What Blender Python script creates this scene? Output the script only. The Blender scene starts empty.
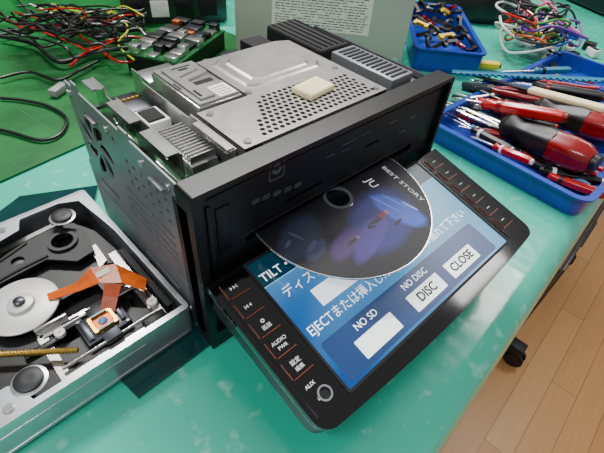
import bpy, bmesh, math, random
from mathutils import Vector, Matrix
random.seed(7)
S=0.01; PI=math.pi; R_=math.radians
C=bpy.context.scene.collection
# ---------------------------------------------------------------- camera
FX=423.5; CAM=Vector((-6.3807,-13.6965,23.9077))
yaw,pit,rol=.7570,.7689,.0964
F=Vector((math.cos(pit)*math.cos(yaw),math.cos(pit)*math.sin(yaw),-math.sin(pit)))
R0=Vector((math.sin(yaw),-math.cos(yaw),0)); U0=R0.cross(F)
RR=R0*math.cos(rol)+U0*math.sin(rol); UU=RR.cross(F)
cd=bpy.data.cameras.new('camera'); cam=bpy.data.objects.new('camera',cd); C.objects.link(cam)
cd.sensor_width=36; cd.lens=FX/604*36; cd.clip_start=0.01; cd.clip_end=50
M=Matrix((( RR.x,UU.x,-F.x),(RR.y,UU.y,-F.y),(RR.z,UU.z,-F.z))).to_4x4()
M.translation=CAM*S; cam.matrix_world=M; bpy.context.scene.camera=cam
def ray(px,py): return F+RR*((px-302)/FX)-UU*((py-226.5)/FX)
def P(px,py,z=0.0):
    d=ray(px,py); return CAM+d*((z-CAM.z)/d.z)
def PY(px,py,Y):
    d=ray(px,py); return CAM+d*((Y-CAM.y)/d.y)
# ---------------------------------------------------------------- materials
def lin(c):
    def f(v):
        v/=255.; return v/12.92 if v<=.04045 else ((v+.055)/1.055)**2.4
    return tuple(f(v) for v in c)+(1,)
def mat(name,col,rough=.5,metal=0,var=.12,scale=60,bump=0,emit=0,coat=0,bscale=None):
    m=bpy.data.materials.new(name); m.use_nodes=True; nt=m.node_tree; b=nt.nodes['Principled BSDF']
    tc=nt.nodes.new('ShaderNodeTexCoord'); nz=nt.nodes.new('ShaderNodeTexNoise'); nz.inputs['Scale'].default_value=scale
    nz.inputs['Detail'].default_value=4; nt.links.new(tc.outputs['Object'],nz.inputs['Vector'])
    cr=nt.nodes.new('ShaderNodeValToRGB'); c=lin(col)
    c2=tuple(min(1,v*(1+var)) for v in c[:3])+(1,); c1=tuple(v*(1-var) for v in c[:3])+(1,)
    cr.color_ramp.elements[0].color=c1; cr.color_ramp.elements[1].color=c2
    cr.color_ramp.elements[0].position=.35; cr.color_ramp.elements[1].position=.68
    nt.links.new(nz.outputs['Fac'],cr.inputs['Fac']); nt.links.new(cr.outputs['Color'],b.inputs['Base Color'])
    b.inputs['Roughness'].default_value=rough; b.inputs['Metallic'].default_value=metal
    if coat: b.inputs['Coat Weight'].default_value=coat; b.inputs['Coat Roughness'].default_value=.06
    if emit: nt.links.new(cr.outputs['Color'],b.inputs['Emission Color']); b.inputs['Emission Strength'].default_value=emit
    if bump:
        n2=nt.nodes.new('ShaderNodeTexNoise'); n2.inputs['Scale'].default_value=bscale or scale*5; nt.links.new(tc.outputs['Object'],n2.inputs['Vector'])
        bp=nt.nodes.new('ShaderNodeBump'); bp.inputs['Strength'].default_value=bump; bp.inputs['Distance'].default_value=.0003
        nt.links.new(n2.outputs['Fac'],bp.inputs['Height']); nt.links.new(bp.outputs['Normal'],b.inputs['Normal'])
    return m
K=dict(
 black=mat('black_plastic',(11,11,13),.42,var=.2),
 gloss=mat('gloss_black',(4,4,5),.09,coat=.5),
 panel=mat('satin_black',(9,9,11),.48,var=.15),
 matte=mat('matte_black',(5,5,6),.85),
 rubber=mat('black_rubber',(20,20,22),.5),
 zinc=mat('zinc_plate',(198,197,194),.26,.9,var=.1,scale=90,bump=.08),
 side=mat('grey_zinc',(124,125,130),.4,.4,var=.08,scale=40),
 zdark=mat('dark_steel',(80,82,88),.33,.85,var=.2,scale=50),
 steel=mat('bright_steel',(228,228,226),.2,.92),
 alu=mat('cast_aluminium',(200,204,206),.3,.8,var=.06),
 pale=mat('pale_metal',(204,204,198),.4,.3,var=.05),
 white=mat('white_plastic',(226,226,222),.5),
 cream=mat('cream_foam',(246,230,182),.85,bump=.3,bscale=900),
 pcb=mat('green_circuit_board',(14,88,40),.35,var=.5,scale=200),
 gold=mat('gold_contact',(215,165,50),.3,.8),
 brass=mat('brass',(214,180,90),.3,.85),
 copper=mat('copper',(190,100,50),.4,.7),
 flex=mat('amber_flex_ribbon',(212,92,4),.28,var=.2,scale=160,coat=.3), flexd=mat('brown_flex_layer',(164,62,2),.28,var=.2,scale=160,coat=.3),
 yellow=mat('yellow_plastic',(232,196,20),.4),
 paper=mat('paper_label',(238,236,228),.7,var=.03), plate=mat('printed_plate',(232,226,210),.6,var=.03),
 ink=mat('dark_ink',(70,70,74),.7),
 grey=mat('grey_case_paint',(190,184,170),.45,.15,var=.04,scale=10),
 greyc=mat('grey_plastic',(150,150,146),.5),
 greyd=mat('grey_mark',(92,94,100),.5), greyp=mat('grey_rim',(196,198,200),.2,.85,var=.05),
 hub=mat('clear_hub',(70,74,80),.15,var=.03,coat=.4),
 red=mat('red_plastic',(186,10,14),.24,coat=.4),
 dred=mat('dark_red_plastic',(130,6,14),.24,coat=.4),
 blue=mat('blue_plastic',(14,58,158),.32,coat=.3),
 lblue=mat('pale_blue_plastic',(90,136,190),.35),
 teal=mat('teal_plastic',(8,112,150),.35),
 orange=mat('orange_plastic',(228,94,20),.4), glow=mat('red_brown_key_edge',(150,74,56),.35,.2),
 purple=mat('purple_wire',(110,40,145),.4), pink=mat('pink_wire',(225,105,145),.4),
 green=mat('green_wire',(40,150,50),.4), wht=mat('white_wire',(215,215,210),.4), ylw=mat('yellow_green_wire',(190,196,40),.4),
 lcdw=mat('screen_white',(240,246,250),.3,var=.01,emit=.95), lcdb=mat('screen_button_white',(232,236,236),.3,var=.02,emit=.75),
 lcdn=mat('screen_slate_blue',(16,48,92),.3,var=.06,emit=.7,scale=30), lcdh=mat('screen_header',(0,48,66),.3,var=.06,emit=.55), lcdl=mat('screen_line',(120,200,225),.3,emit=.7), lcdd=mat('screen_dark_text',(2,4,10),.6),
 wht2=mat('white_print',(220,220,220),.5,emit=.12),
 wall=mat('painted_wall',(56,56,56),.8,var=.15,scale=3), darkwood=mat('dark_wood',(40,28,22),.5,var=.3,scale=20),
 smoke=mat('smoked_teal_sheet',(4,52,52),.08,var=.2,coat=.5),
 mat=mat('green_cutting_mat',(6,96,38),.4,var=.35,scale=18,bump=.2), matl=mat('mat_grid',(10,106,48),.5),
)
def bench_mat():
    m=bpy.data.materials.new('turquoise_laminate'); m.use_nodes=True; nt=m.node_tree; b=nt.nodes['Principled BSDF']
    tc=nt.nodes.new('ShaderNodeTexCoord')
    def noise(s,d=5):
        n=nt.nodes.new('ShaderNodeTexNoise'); n.inputs['Scale'].default_value=s; n.inputs['Detail'].default_value=d; nt.links.new(tc.outputs['Object'],n.inputs['Vector']); return n
    n1=noise(5,3); cr=nt.nodes.new('ShaderNodeValToRGB'); e=cr.color_ramp.elements
    e[0].position=.3; e[0].color=lin((32,164,134)); e[1].position=.7; e[1].color=lin((64,192,164))
    nt.links.new(n1.outputs['Fac'],cr.inputs['Fac'])
    n2=noise(80,14); c2=nt.nodes.new('ShaderNodeValToRGB'); c2.color_ramp.elements[0].position=.59; c2.color_ramp.elements[1].position=.72
    c2.color_ramp.elements[1].color=(.4,.4,.4,1)
    nt.links.new(n2.outputs['Fac'],c2.inputs['Fac'])
    mx=nt.nodes.new('ShaderNodeMix'); mx.data_type='RGBA'; nt.links.new(c2.outputs['Color'],mx.inputs[0]); nt.links.new(cr.outputs['Color'],mx.inputs[6]); mx.inputs[7].default_value=lin((170,230,212))
    nt.links.new(mx.outputs[2],b.inputs['Base Color'])
    n3=noise(60,6); mr=nt.nodes.new('ShaderNodeMapRange'); mr.inputs['To Min'].default_value=.1; mr.inputs['To Max'].default_value=.32
    nt.links.new(n3.outputs['Fac'],mr.inputs['Value']); nt.links.new(mr.outputs['Result'],b.inputs['Roughness'])
    n4=noise(16,3); bp=nt.nodes.new('ShaderNodeBump'); bp.inputs['Strength'].default_value=.5; bp.inputs['Distance'].default_value=.003
    nt.links.new(n4.outputs['Fac'],bp.inputs['Height']); nt.links.new(bp.outputs['Normal'],b.inputs['Normal'])
    b.inputs['Coat Weight'].default_value=.6; b.inputs['Coat Roughness'].default_value=.12
    nt.links.new(bp.outputs['Normal'],b.inputs['Coat Normal'])
    return m
K['bench']=bench_mat()
def floor_mat():
    m=bpy.data.materials.new('oak_floorboards'); m.use_nodes=True; nt=m.node_tree; b=nt.nodes['Principled BSDF']
    tc=nt.nodes.new('ShaderNodeTexCoord'); mp=nt.nodes.new('ShaderNodeMapping'); mp.inputs['Rotation'].default_value=(0,0,-.07)
    nt.links.new(tc.outputs['Object'],mp.inputs['Vector'])
    br=nt.nodes.new('ShaderNodeTexBrick'); br.inputs['Scale'].default_value=1; br.inputs['Brick Width'].default_value=.5; br.inputs['Row Height'].default_value=.06
    br.inputs['Mortar Size'].default_value=.0007; br.inputs['Color1'].default_value=lin((232,174,110)); br.inputs['Color2'].default_value=lin((216,152,88)); br.inputs['Mortar'].default_value=lin((150,98,56))
    nt.links.new(mp.outputs['Vector'],br.inputs['Vector'])
    mp2=nt.nodes.new('ShaderNodeMapping'); mp2.inputs['Scale'].default_value=(3,60,3); nt.links.new(mp.outputs['Vector'],mp2.inputs['Vector'])
    nz=nt.nodes.new('ShaderNodeTexNoise'); nz.inputs['Scale'].default_value=2; nz.inputs['Detail'].default_value=5; nt.links.new(mp2.outputs['Vector'],nz.inputs['Vector'])
    mx=nt.nodes.new('ShaderNodeMix'); mx.data_type='RGBA'; mx.blend_type='MULTIPLY'; mx.inputs[0].default_value=.25
    nt.links.new(br.outputs['Color'],mx.inputs[6]); nt.links.new(nz.outputs['Fac'],mx.inputs[7]); nt.links.new(mx.outputs[2],b.inputs['Base Color'])
    b.inputs['Roughness'].default_value=.35
    return m
K['floor']=floor_mat()
def lcd_mat():
    m=bpy.data.materials.new('lcd_background'); m.use_nodes=True; nt=m.node_tree; b=nt.nodes['Principled BSDF']
    tc=nt.nodes.new('ShaderNodeTexCoord'); sp=nt.nodes.new('ShaderNodeSeparateXYZ'); nt.links.new(tc.outputs['Generated'],sp.inputs[0])
    def mth(op,a,bv):
        n=nt.nodes.new('ShaderNodeMath'); n.operation=op
        for i,v in enumerate((a,bv)):
            if isinstance(v,(int,float)): n.inputs[i].default_value=v
            else: nt.links.new(v,n.inputs[i])
        return n.outputs[0]
    v=mth('ADD',mth('MULTIPLY',sp.outputs[0],.7),mth('MULTIPLY',sp.outputs[1],.2))
    wv=nt.nodes.new('ShaderNodeTexWave'); wv.inputs['Scale'].default_value=.8; wv.inputs['Distortion'].default_value=1.5; wv.inputs['Detail'].default_value=1
    mp=nt.nodes.new('ShaderNodeMapping'); mp.inputs['Rotation'].default_value=(0,0,.8); nt.links.new(tc.outputs['Generated'],mp.inputs[0]); nt.links.new(mp.outputs[0],wv.inputs['Vector'])
    v=mth('ADD',v,mth('MULTIPLY',wv.outputs['Fac'],.14))
    cr=nt.nodes.new('ShaderNodeValToRGB'); e=cr.color_ramp.elements; e[0].position=.06; e[0].color=lin((10,84,168)); e[1].position=.85; e[1].color=lin((124,202,244))
    nt.links.new(v,cr.inputs['Fac']); nt.links.new(cr.outputs['Color'],b.inputs['Emission Color']); b.inputs['Emission Strength'].default_value=1.0
    b.inputs['Base Color'].default_value=(.003,.01,.03,1); b.inputs['Roughness'].default_value=.15; b.inputs['Specular IOR Level'].default_value=.2
    return m
K['lcd']=lcd_mat()
# ---------------------------------------------------------------- mesh helpers (cm)
def new_from_curve(cu):
    o=bpy.data.objects.new('tmp',cu); me=bpy.data.meshes.new_from_object(o); bpy.data.objects.remove(o); bpy.data.curves.remove(cu); return me
def smooth(pts,n=6):
    pts=[Vector(p) for p in pts]; out=[]
    for i in range(len(pts)-1):
        p0=pts[max(i-1,0)];p1=pts[i];p2=pts[i+1];p3=pts[min(i+2,len(pts)-1)]
        for k in range(n):
            t=k/n; out.append(.5*((2*p1)+(p2-p0)*t+(2*p0-5*p1+4*p2-p3)*t*t+(3*p1-p0-3*p2+p3)*t**3))
    out.append(pts[-1]); return out
class MB:
    def __init__(s): s.bm=bmesh.new()
    def _add(s,t,M=None,mi=0):
        if M is not None: bmesh.ops.transform(t,matrix=M,verts=t.verts)
        for f in t.faces: f.material_index=mi
        me=bpy.data.meshes.new('t'); t.to_mesh(me); t.free(); s.bm.from_mesh(me); bpy.data.meshes.remove(me); return s
    def box(s,x0,x1,y0,y1,z0,z1,bev=0,mi=0,M=None,seg=2):
        t=bmesh.new(); bmesh.ops.create_cube(t,size=1)
        for v in t.verts: v.co=Vector(((x0+x1)/2+v.co.x*(x1-x0),(y0+y1)/2+v.co.y*(y1-y0),(z0+z1)/2+v.co.z*(z1-z0)))
        if bev: bmesh.ops.bevel(t,geom=t.edges[:],offset=bev,segments=seg,profile=.5,affect='EDGES')
        return s._add(t,M,mi)
    def cyl(s,c,r,h,mi=0,M=None,seg=24,r2=None,axis='z',bev=0):
        t=bmesh.new(); bmesh.ops.create_cone(t,cap_ends=True,segments=seg,radius1=r,radius2=r if r2 is None else r2,depth=h)
        if bev: bmesh.ops.bevel(t,geom=[e for e in t.edges if len(e.link_faces)==2 and any(len(f.verts)>4 for f in e.link_faces)],offset=bev,segments=2,affect='EDGES')
        Q=Matrix.Translation((0,0,h/2))
        if axis=='y': Q=Matrix.Rotation(-PI/2,4,'X')@Q
        if axis=='x': Q=Matrix.Rotation(PI/2,4,'Y')@Q
        Q=Matrix.Translation(c)@Q
        if M is not None: Q=M@Q
        return s._add(t,Q,mi)
    def lathe(s,prof,mi=0,M=None,seg=28,lobes=0,amp=0,lz=(0,0)):
        t=bmesh.new(); rings=[]
        for r,z in prof:
            rg=[]
            for k in range(seg):
                a=2*PI*k/seg; rr=r
                if lobes and lz[0]<=z<=lz[1]: rr=r*(1-amp*(.5+.5*math.cos(lobes*a)))
                rg.append(t.verts.new((rr*math.cos(a),rr*math.sin(a),z)))
            rings.append(rg)
        for i in range(len(rings)-1):
            for k in range(seg):
                k2=(k+1)%seg; t.faces.new((rings[i][k],rings[i][k2],rings[i+1][k2],rings[i+1][k]))
        if prof[0][0]>1e-4: t.faces.new(rings[0][::-1])
        if prof[-1][0]>1e-4: t.faces.new(rings[-1])
        bmesh.ops.remove_doubles(t,verts=t.verts,dist=1e-5)
        return s._add(t,M,mi)
    def prism(s,out,z0,z1,holes=(),mi=0,M=None):
        cu=bpy.data.curves.new('c','CURVE'); cu.dimensions='2D'; cu.fill_mode='BOTH'; cu.extrude=(z1-z0)/2
        for loop in [out]+list(holes):
            sp=cu.splines.new('POLY'); sp.points.add(len(loop)-1)
            for i,p in enumerate(loop): sp.points[i].co=(p[0],p[1],0,1)
            sp.use_cyclic_u=True
        me=new_from_curve(cu); t=bmesh.new(); t.from_mesh(me); bpy.data.meshes.remove(me)
        bmesh.ops.remove_doubles(t,verts=t.verts,dist=1e-5)
        Q=Matrix.Translation((0,0,(z0+z1)/2)); Q=M@Q if M is not None else Q
        return s._add(t,Q,mi)
    def tube(s,pts,r,mi=0,M=None,seg=8,sm=True):
        pts=smooth(pts) if sm else [Vector(p) for p in pts]
        t=bmesh.new(); rings=[]; n=len(pts); up=Vector((0,0,1)); 
        for i,p in enumerate(pts):
            d=(pts[min(i+1,n-1)]-pts[max(i-1,0)]).normalized()
            u=up-d*up.dot(d)
            if u.length<1e-3: u=Vector((1,0,0))-d*d.x
            u.normalize(); up=u; w=d.cross(u); rad=r[min(i,len(r)-1)] if isinstance(r,(list,tuple)) else r
            rings.append([t.verts.new(p+u*rad*math.cos(2*PI*k/seg)+w*rad*math.sin(2*PI*k/seg)) for k in range(seg)])
        for i in range(n-1):
            for k in range(seg):
                k2=(k+1)%seg; t.faces.new((rings[i][k],rings[i][k2],rings[i+1][k2],rings[i+1][k]))
        t.faces.new(rings[0][::-1]); t.faces.new(rings[-1])
        return s._add(t,M,mi)
    def text(s,txt,size,depth=.01,M=None,mi=0,width=None,align='CENTER',bold=0):
        cu=bpy.data.curves.new('t','FONT'); cu.body=txt; cu.size=size; cu.extrude=depth/2; cu.align_x=align; cu.align_y='CENTER'; cu.offset=bold; cu.resolution_u=3
        me=new_from_curve(cu); t=bmesh.new(); t.from_mesh(me); bpy.data.meshes.remove(me)
        if width and len(t.verts):
            xs=[v.co.x for v in t.verts]; k=width/(max(xs)-min(xs))
            for v in t.verts: v.co.x*=k
        return s._add(t,M,mi)
    def build(s,name,mats,parent=None,label=None,ang=35):
        me=bpy.data.meshes.new(name)
        bmesh.ops.scale(s.bm,vec=(S,S,S),verts=s.bm.verts); bmesh.ops.recalc_face_normals(s.bm,faces=s.bm.faces)
        s.bm.to_mesh(me); s.bm.free()
        for m in (mats if isinstance(mats,(list,tuple)) else [mats]): me.materials.append(K[m])
        me.polygons.foreach_set('use_smooth',[True]*len(me.polygons)); me.set_sharp_from_angle(angle=R_(ang))
        o=bpy.data.objects.new(name,me); C.objects.link(o)
        if parent: o.parent=parent
        if label: o['label']=label
        return o
def thing(name,label,cat,loc=(0,0,0),rz=0,group=None):
    o=bpy.data.objects.new(name,None); C.objects.link(o); o.empty_display_size=.01
    o.location=Vector(loc)*S; o.rotation_euler=(0,0,rz); o['label']=label; o['category']=cat
    if group: o['group']=group
    return o
def tag(o,label,cat,group=None):
    o['label']=label; o['category']=cat
    if group: o['group']=group
    return o
def struct(o): o['kind']='structure'; return o
def aim(root,p0,p1,roll=0):
    p0=Vector(p0);p1=Vector(p1); y=(p1-p0).normalized(); x=y.cross(Vector((0,0,1))).normalized(); z=x.cross(y)
    m=Matrix(((x.x,y.x,z.x),(x.y,y.y,z.y),(x.z,y.z,z.z))).to_4x4()@Matrix.Rotation(roll,4,'Y')
    root.rotation_euler=m.to_euler(); root.location=p0*S
def circ(cx,cy,r,n=16): return [(cx+r*math.cos(2*PI*k/n),cy+r*math.sin(2*PI*k/n)) for k in range(n)]
def rect(x0,x1,y0,y1,r=0,n=4):
    if not r: return [(x0,y0),(x1,y0),(x1,y1),(x0,y1)]
    o=[]
    for cx,cy,a in ((x1-r,y0+r,-PI/2),(x1-r,y1-r,0),(x0+r,y1-r,PI/2),(x0+r,y0+r,PI)):
        for k in range(n+1): b=a+PI/2*k/n; o.append((cx+r*math.cos(b),cy+r*math.sin(b)))
    return o
TY=Matrix(((0,0,1,0),(1,0,0,0),(0,1,0,0),(0,0,0,1)))   # prism (a,b,h)-> x=h,y=a,z=b
XZ=Matrix(((1,0,0,0),(0,0,-1,0),(0,1,0,0),(0,0,0,1)))  # prism (a,b,h)-> x=a,y=-h,z=b
def screw(mb,x,y,z,r=.22,mi=0):
    mb.cyl((x,y,z),r,.1,mi=mi,seg=14,bev=.03); mb.box(x-r*.6,x+r*.6,y-.03,y+.03,z+.09,z+.115,mi=mi)
# ================================================================ ROOM
a=P(430,453,0); b=P(588,215,0); brz=math.atan2(b.y-a.y,b.x-a.x)
FZ=-72
o=MB().box(-250,350,-150,260,FZ-2,FZ).build('floor','floor'); struct(o)
o=MB().box(-250,350,135,140,FZ,180).build('wall_back','wall'); struct(o)
bench=thing('workbench','turquoise laminate workbench with a rounded front edge under everything','workbench',(a.x,a.y,0),brz)
MB().box(-90,190,-.5,110,-4.4,0,bev=2.1,seg=8).build('bench_top','bench',bench)
MB().box(-85,185,4,6,-14,-4.2).build('apron','bench',bench)
for x in (-80,176):
    for y in (6,98): MB().box(x,x+5,y,y+5,FZ,-4.2,bev=.3).build('leg','zdark',bench)
m_=thing('cutting_mat','dark green cutting mat under the loose cables behind the disc drive','mat',(-4.8,23,0),R_(10))
mm=MB().prism(rect(-50,38,0,70,1.2),0.02,.22); mm.build('mat_sheet','mat',m_)
g=MB()
for k in range(-48,37,5): g.box(k,k+.05,1,69,.22,.225)
for k in range(2,70,5): g.box(-49,37,k,k+.05,.22,.225)
g.build('grid_lines','matl',m_)
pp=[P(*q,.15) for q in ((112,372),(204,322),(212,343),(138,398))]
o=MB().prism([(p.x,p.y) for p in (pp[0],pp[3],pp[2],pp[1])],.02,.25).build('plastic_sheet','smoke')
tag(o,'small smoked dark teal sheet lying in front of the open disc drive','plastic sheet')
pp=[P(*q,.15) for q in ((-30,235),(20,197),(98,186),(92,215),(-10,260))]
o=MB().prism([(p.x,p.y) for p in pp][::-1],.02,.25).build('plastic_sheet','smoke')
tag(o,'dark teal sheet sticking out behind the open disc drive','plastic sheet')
# ================================================================ HEAD UNIT
H=12.2; D=11.8
hu=thing('car_head_unit','opened car navigation stereo with its lit touch screen tilted forward','car stereo',(0,0,0))
c=MB(); c.box(.5,19.9,0,D,.8,1.0); c.box(19.7,19.9,0,D,1,H-.6); c.box(.5,19.8,D-.15,D,1,H-2); c.build('chassis_case','zdark',hu)
out=[(0,.8),(D+.9,.8),(D+.9,6.2),(D+.5,6.6),(D+.5,H-.2),(D-.5,H-.2),(D-.6,H+.2),(D-1.3,H+.2),(D-1.4,H-.2),(5.6,H-.2),(5.5,H+.1),(4.6,H+.1),(4.5,H-.2),(0,H-.2)]
holes=[]
vc=(9.75,8.8)
for k in range(7):   # leaf shaped fan vent
    th=2*PI*k/7; lp=[]
    for u in range(9):
        t=u/8; r=.45+1.8*t; lp.append((r,th+.5*t-.35*math.sin(PI*t**.8)))
    for u in range(7,0,-1):
        t=u/8; r=.45+1.8*t; lp.append((r,th+.5*t+.35*math.sin(PI*t**.8)))
    holes.append([(vc[0]+r*math.cos(q),vc[1]+r*math.sin(q)) for r,q in lp])
for j in range(3):
    for i in range(6): holes.append(circ(1.4+i*.8,10.2-j*.7,.18,8))
for z in (7.6,6.95,6.3,5.65):
    for y in (1.3,4.2): holes.append(rect(y,y+2.3,z,z+.26,.11,3))
holes.append(rect(8.4,11,5.4,5.76,.14,3)); holes.append(circ(6.6,10.9,.2,12)); holes.append(circ(6.8,3.4,.2,12))
sd=MB().prism(out,0,.1,holes,M=TY); 
sd.box(-.04,0,.25,.4,1.5,11.4,bev=.015); sd.box(-.06,0,2.0,6.0,2.2,2.8,bev=.03); sd.box(-.04,0,.3,12.0,4.4,4.5,bev=.015)
for y in (1.2,8.4): sd.box(-.25,.02,y,y+1.3,11.0,11.1,bev=.02)
sd.build('side_plate','side',hu,'dark grey side plate with a leaf shaped fan vent and rows of slots')
MB().box(.22,.36,.3,D+.3,1.1,11.5).build('dark_backing','matte',hu)  # added black sheet standing in for interior shade behind the vent holes
for y,z in ((.9,11.4),(11.9,11.4),(.9,2),(7.2,11.3),(3.4,11.3)): MB().cyl((-.12,y,z),.22,.14,axis='x',seg=16,bev=.03).build('screw','steel',hu)
MB().box(1.0,19.4,.3,D-.3,1.1,5.6).build('dark_filler','matte',hu)  # black block added so the chassis interior looks dark through the openings
MB().box(.5,19.2,.3,D+.6,9.9,10.05).build('circuit_board','pcb',hu)
cm=MB()
for i in range(150):
    x=random.uniform(1,14);y=random.choice([random.uniform(8.8,11.9),random.uniform(.5,11.9)]);w=random.uniform(.1,.45);l=random.uniform(.1,.5)
    cm.box(x,x+w,y,min(y+l,12.3),10.04,10.05+random.uniform(.08,.3),mi=random.choice([0,0,1,2]))
cm.build('surface_components',['matte','steel','copper'],hu)
for (x,y,r,h) in ((8.2,11.7,.4,1.1),(9.3,11.7,.4,1.1),(7,11.8,.3,.8)):
    k=MB().cyl((x,y,10.05),r,h,seg=20,bev=.05).cyl((x,y,10.05+h-.02),r*.85,.03,mi=1,seg=20); k.build('capacitor',['matte','steel'],hu)
k=MB(); k.prism([(1.6,8.2),(11.2,8.2),(11.2,H+.1),(9.6,H+.1),(9.5,H-.4),(8.3,H-.4),(8.2,H+.1),(5.2,H+.1),(1.6,H+.1)],1.2,1.28,[circ(9,10.6,.3,12),rect(6.4,7.8,10.2,11,.15,3),circ(3.2,11.3,.2,10),rect(2,4.6,10.2,10.7,.15,3)],M=TY)
k.box(.6,1.28,9.7,11.1,H,H+.08); k.box(.6,1.28,5.4,8,H,H+.08); k.box(.6,1.28,1.8,4.4,H,H+.08)
k.build('inner_bracket','steel',hu,'bright bracket with square notches')
k=MB(); k.prism([(.4,9),(D-1,9),(D-1,H+.2),(9.8,H+.2),(9.7,H-.2),(4.6,H-.2),(4.4,H+.1),(.4,H+.1)],3.45,3.52,[circ(2,10.8,.25,12),rect(5,8,10.2,10.8,.1,3)],M=TY); k.box(3.1,3.5,.6,3.6,H,H+.08); k.build('inner_bracket','zinc',hu)
k=MB(); k.box(1.7,3.2,1.6,5.0,10.2,11.3,bev=.04)
for i in range(12): k.box(1.75,3.15,1.75+i*.27,1.84+i*.27,11.25,11.75)
k.build('ribbed_connector','steel',hu,'silver ribbed connector block')
k=MB().box(1.7,3.1,5.9,7.6,10.1,11.5,bev=.04); k.box(1.9,2.9,6.1,7.4,11.48,11.6,mi=1,bev=.03); k.build('white_connector',['white','matte'],hu,'white plastic connector')
k=MB().box(1.6,3.2,8.2,10.4,10.1,11.2,bev=.03)
for i in range(5): k.cyl((1.9+i*.27,9.6,11.2),.1,.1,mi=1,seg=10)
k.build('relay_can',['zdark','gold'],hu)
tn=MB().box(4.1,6.9,4.5,9.6,10.1,12.4,bev=.03)
tn.prism([(4.2,4.6),(6.8,4.6),(6.8,6.3),(6.2,6.5),(5.2,6.5),(5.2,7.4),(6.2,7.6),(6.8,7.8),(6.8,9.5),(4.2,9.5)],12.4,12.54)
tn.prism([(4.5,4.9),(5.4,4.9),(5.4,6.0),(4.9,6.3),(4.9,7.8),(6.4,8.2),(6.4,9.1),(4.5,9.1)],12.54,12.66)
t=tn.build('tuner_can','zinc',hu,'silver shielding can with stepped lid')
for x0,x1,y0,y1,z0 in ((5.4,6.6,6.8,7.2,12.39),(5.3,5.9,8.4,8.6,12.65),(4.6,4.75,5.1,5.9,12.65),(5.0,6.2,8.75,8.85,12.65),(4.25,4.35,6.6,7.4,12.53)): MB().box(x0,x1,y0,y1,z0,z0+.03).build('lid_slot','matte',t)
MB().box(5.6,6.7,4.7,6.0,12.54,12.555).build('sticker','paper',t)
k=MB()
for j in range(4): k.box(5.7,6.55,4.85+j*.27,4.93+j*.27,12.554,12.56)
k.build('sticker_print','ink',t)
ho=[]
for j in range(9):
    for i in range(25):
        x=5.0+i*.4+(j%2)*.2; y=.65+j*.38
        if x<14.0 and x>5.0+j*.3 and not (11.6<x<14.1 and y>3.1): ho.append(circ(x,y,.145,9))
outl=[(3.8,.15),(14.6,.15),(14.6,9.2),(13.6,9.6),(7.2,9.6),(7.2,4.3),(3.8,4.3)]
dk=MB().prism(outl,H,H+.1,ho)
dk.box(14.53,14.6,.15,9.2,10.8,H+.05); dk.box(3.8,3.87,.15,4.3,11,H+.05); dk.box(7.2,7.27,4.3,9.6,10.8,H+.05)
def frustum(mb,o1,o2,z0,z1):
    t=bmesh.new(); A=[t.verts.new((x,y,z0)) for x,y in o1]; B=[t.verts.new((x,y,z1)) for x,y in o2]; n=len(A)
    for i in range(n): t.faces.new((A[i],A[(i+1)%n],B[(i+1)%n],B[i]))
    t.faces.new(B); t.faces.new(A[::-1]); mb._add(t)
o1=[(7.7,5.2),(8.4,4.8),(13.3,4.8),(13.9,5.4),(13.9,8.6),(13.3,9.1),(8.4,9.1),(7.7,8.6)]; sc=lambda L,f:[(10.85+(x-10.85)*f,6.95+(y-6.95)*f) for x,y in L]
frustum(dk,o1,sc(o1,.94),H+.1,H+.2); frustum(dk,sc(o1,.78),sc(o1,.72),H+.2,H+.28)
d=dk.build('deck_plate','zinc',hu,'silver stamped cover plate with a field of round vent holes',ang=12)
for x,y in ((4.3,.6),(4.3,3.8),(14.1,.6),(14.1,4.1),(7.45,4.6)):
    k=MB(); screw(k,x,y,H+.1,.22); k.build('screw','steel',d)
MB().box(4.0,14.4,.3,4.2,9.6,H-.3).build('disc_loader','matte',hu)
MB().box(7.4,14.4,4.3,9.4,9.6,H-.1).build('disc_loader','matte',hu)
k=MB().box(15.4,17.6,.4,5.7,10.6,12.5,bev=.05)
for i in range(12): k.box(15.7,17.3,.65+i*.41,.83+i*.41,12.49,12.56,mi=1)
k.build('vented_bracket',['side','matte'],hu,'grey bracket with a row of dark slots')
k=MB().box(14.8,17.7,6.1,12.0,10.2,12.5,bev=.2,seg=3)
for i in range(5): k.box(15.1+i*.55,15.2+i*.55,6.4,11.7,12.4,12.58,bev=.03)
k.build('heat_sink','matte',hu,'low black ribbed block')
k=MB().box(17.9,19.6,.4,11,9.9,11.2,bev=.05); k.build('right_bracket','zinc',hu)
for i,a_ in enumerate(((4.2,6.6,10.3,12.2,10.05,11.5),(10.6,12.2,10.4,12.2,10.05,11.2),(12.5,14.3,10.2,12.2,10.05,11.8))): MB().box(*a_,bev=.04).build('shield_can',['zinc','zdark','matte'][i],hu)
# disc pose: tilted a little, front edge lower
TLT=R_(7); dzc=7.45; dc=P(338,198,dzc); SZ=dzc+(-.8-dc.y)*math.tan(TLT)
DM=Matrix.Translation(dc)@Matrix.Rotation(TLT,4,'X'); DMi=DM.inverted()
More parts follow.
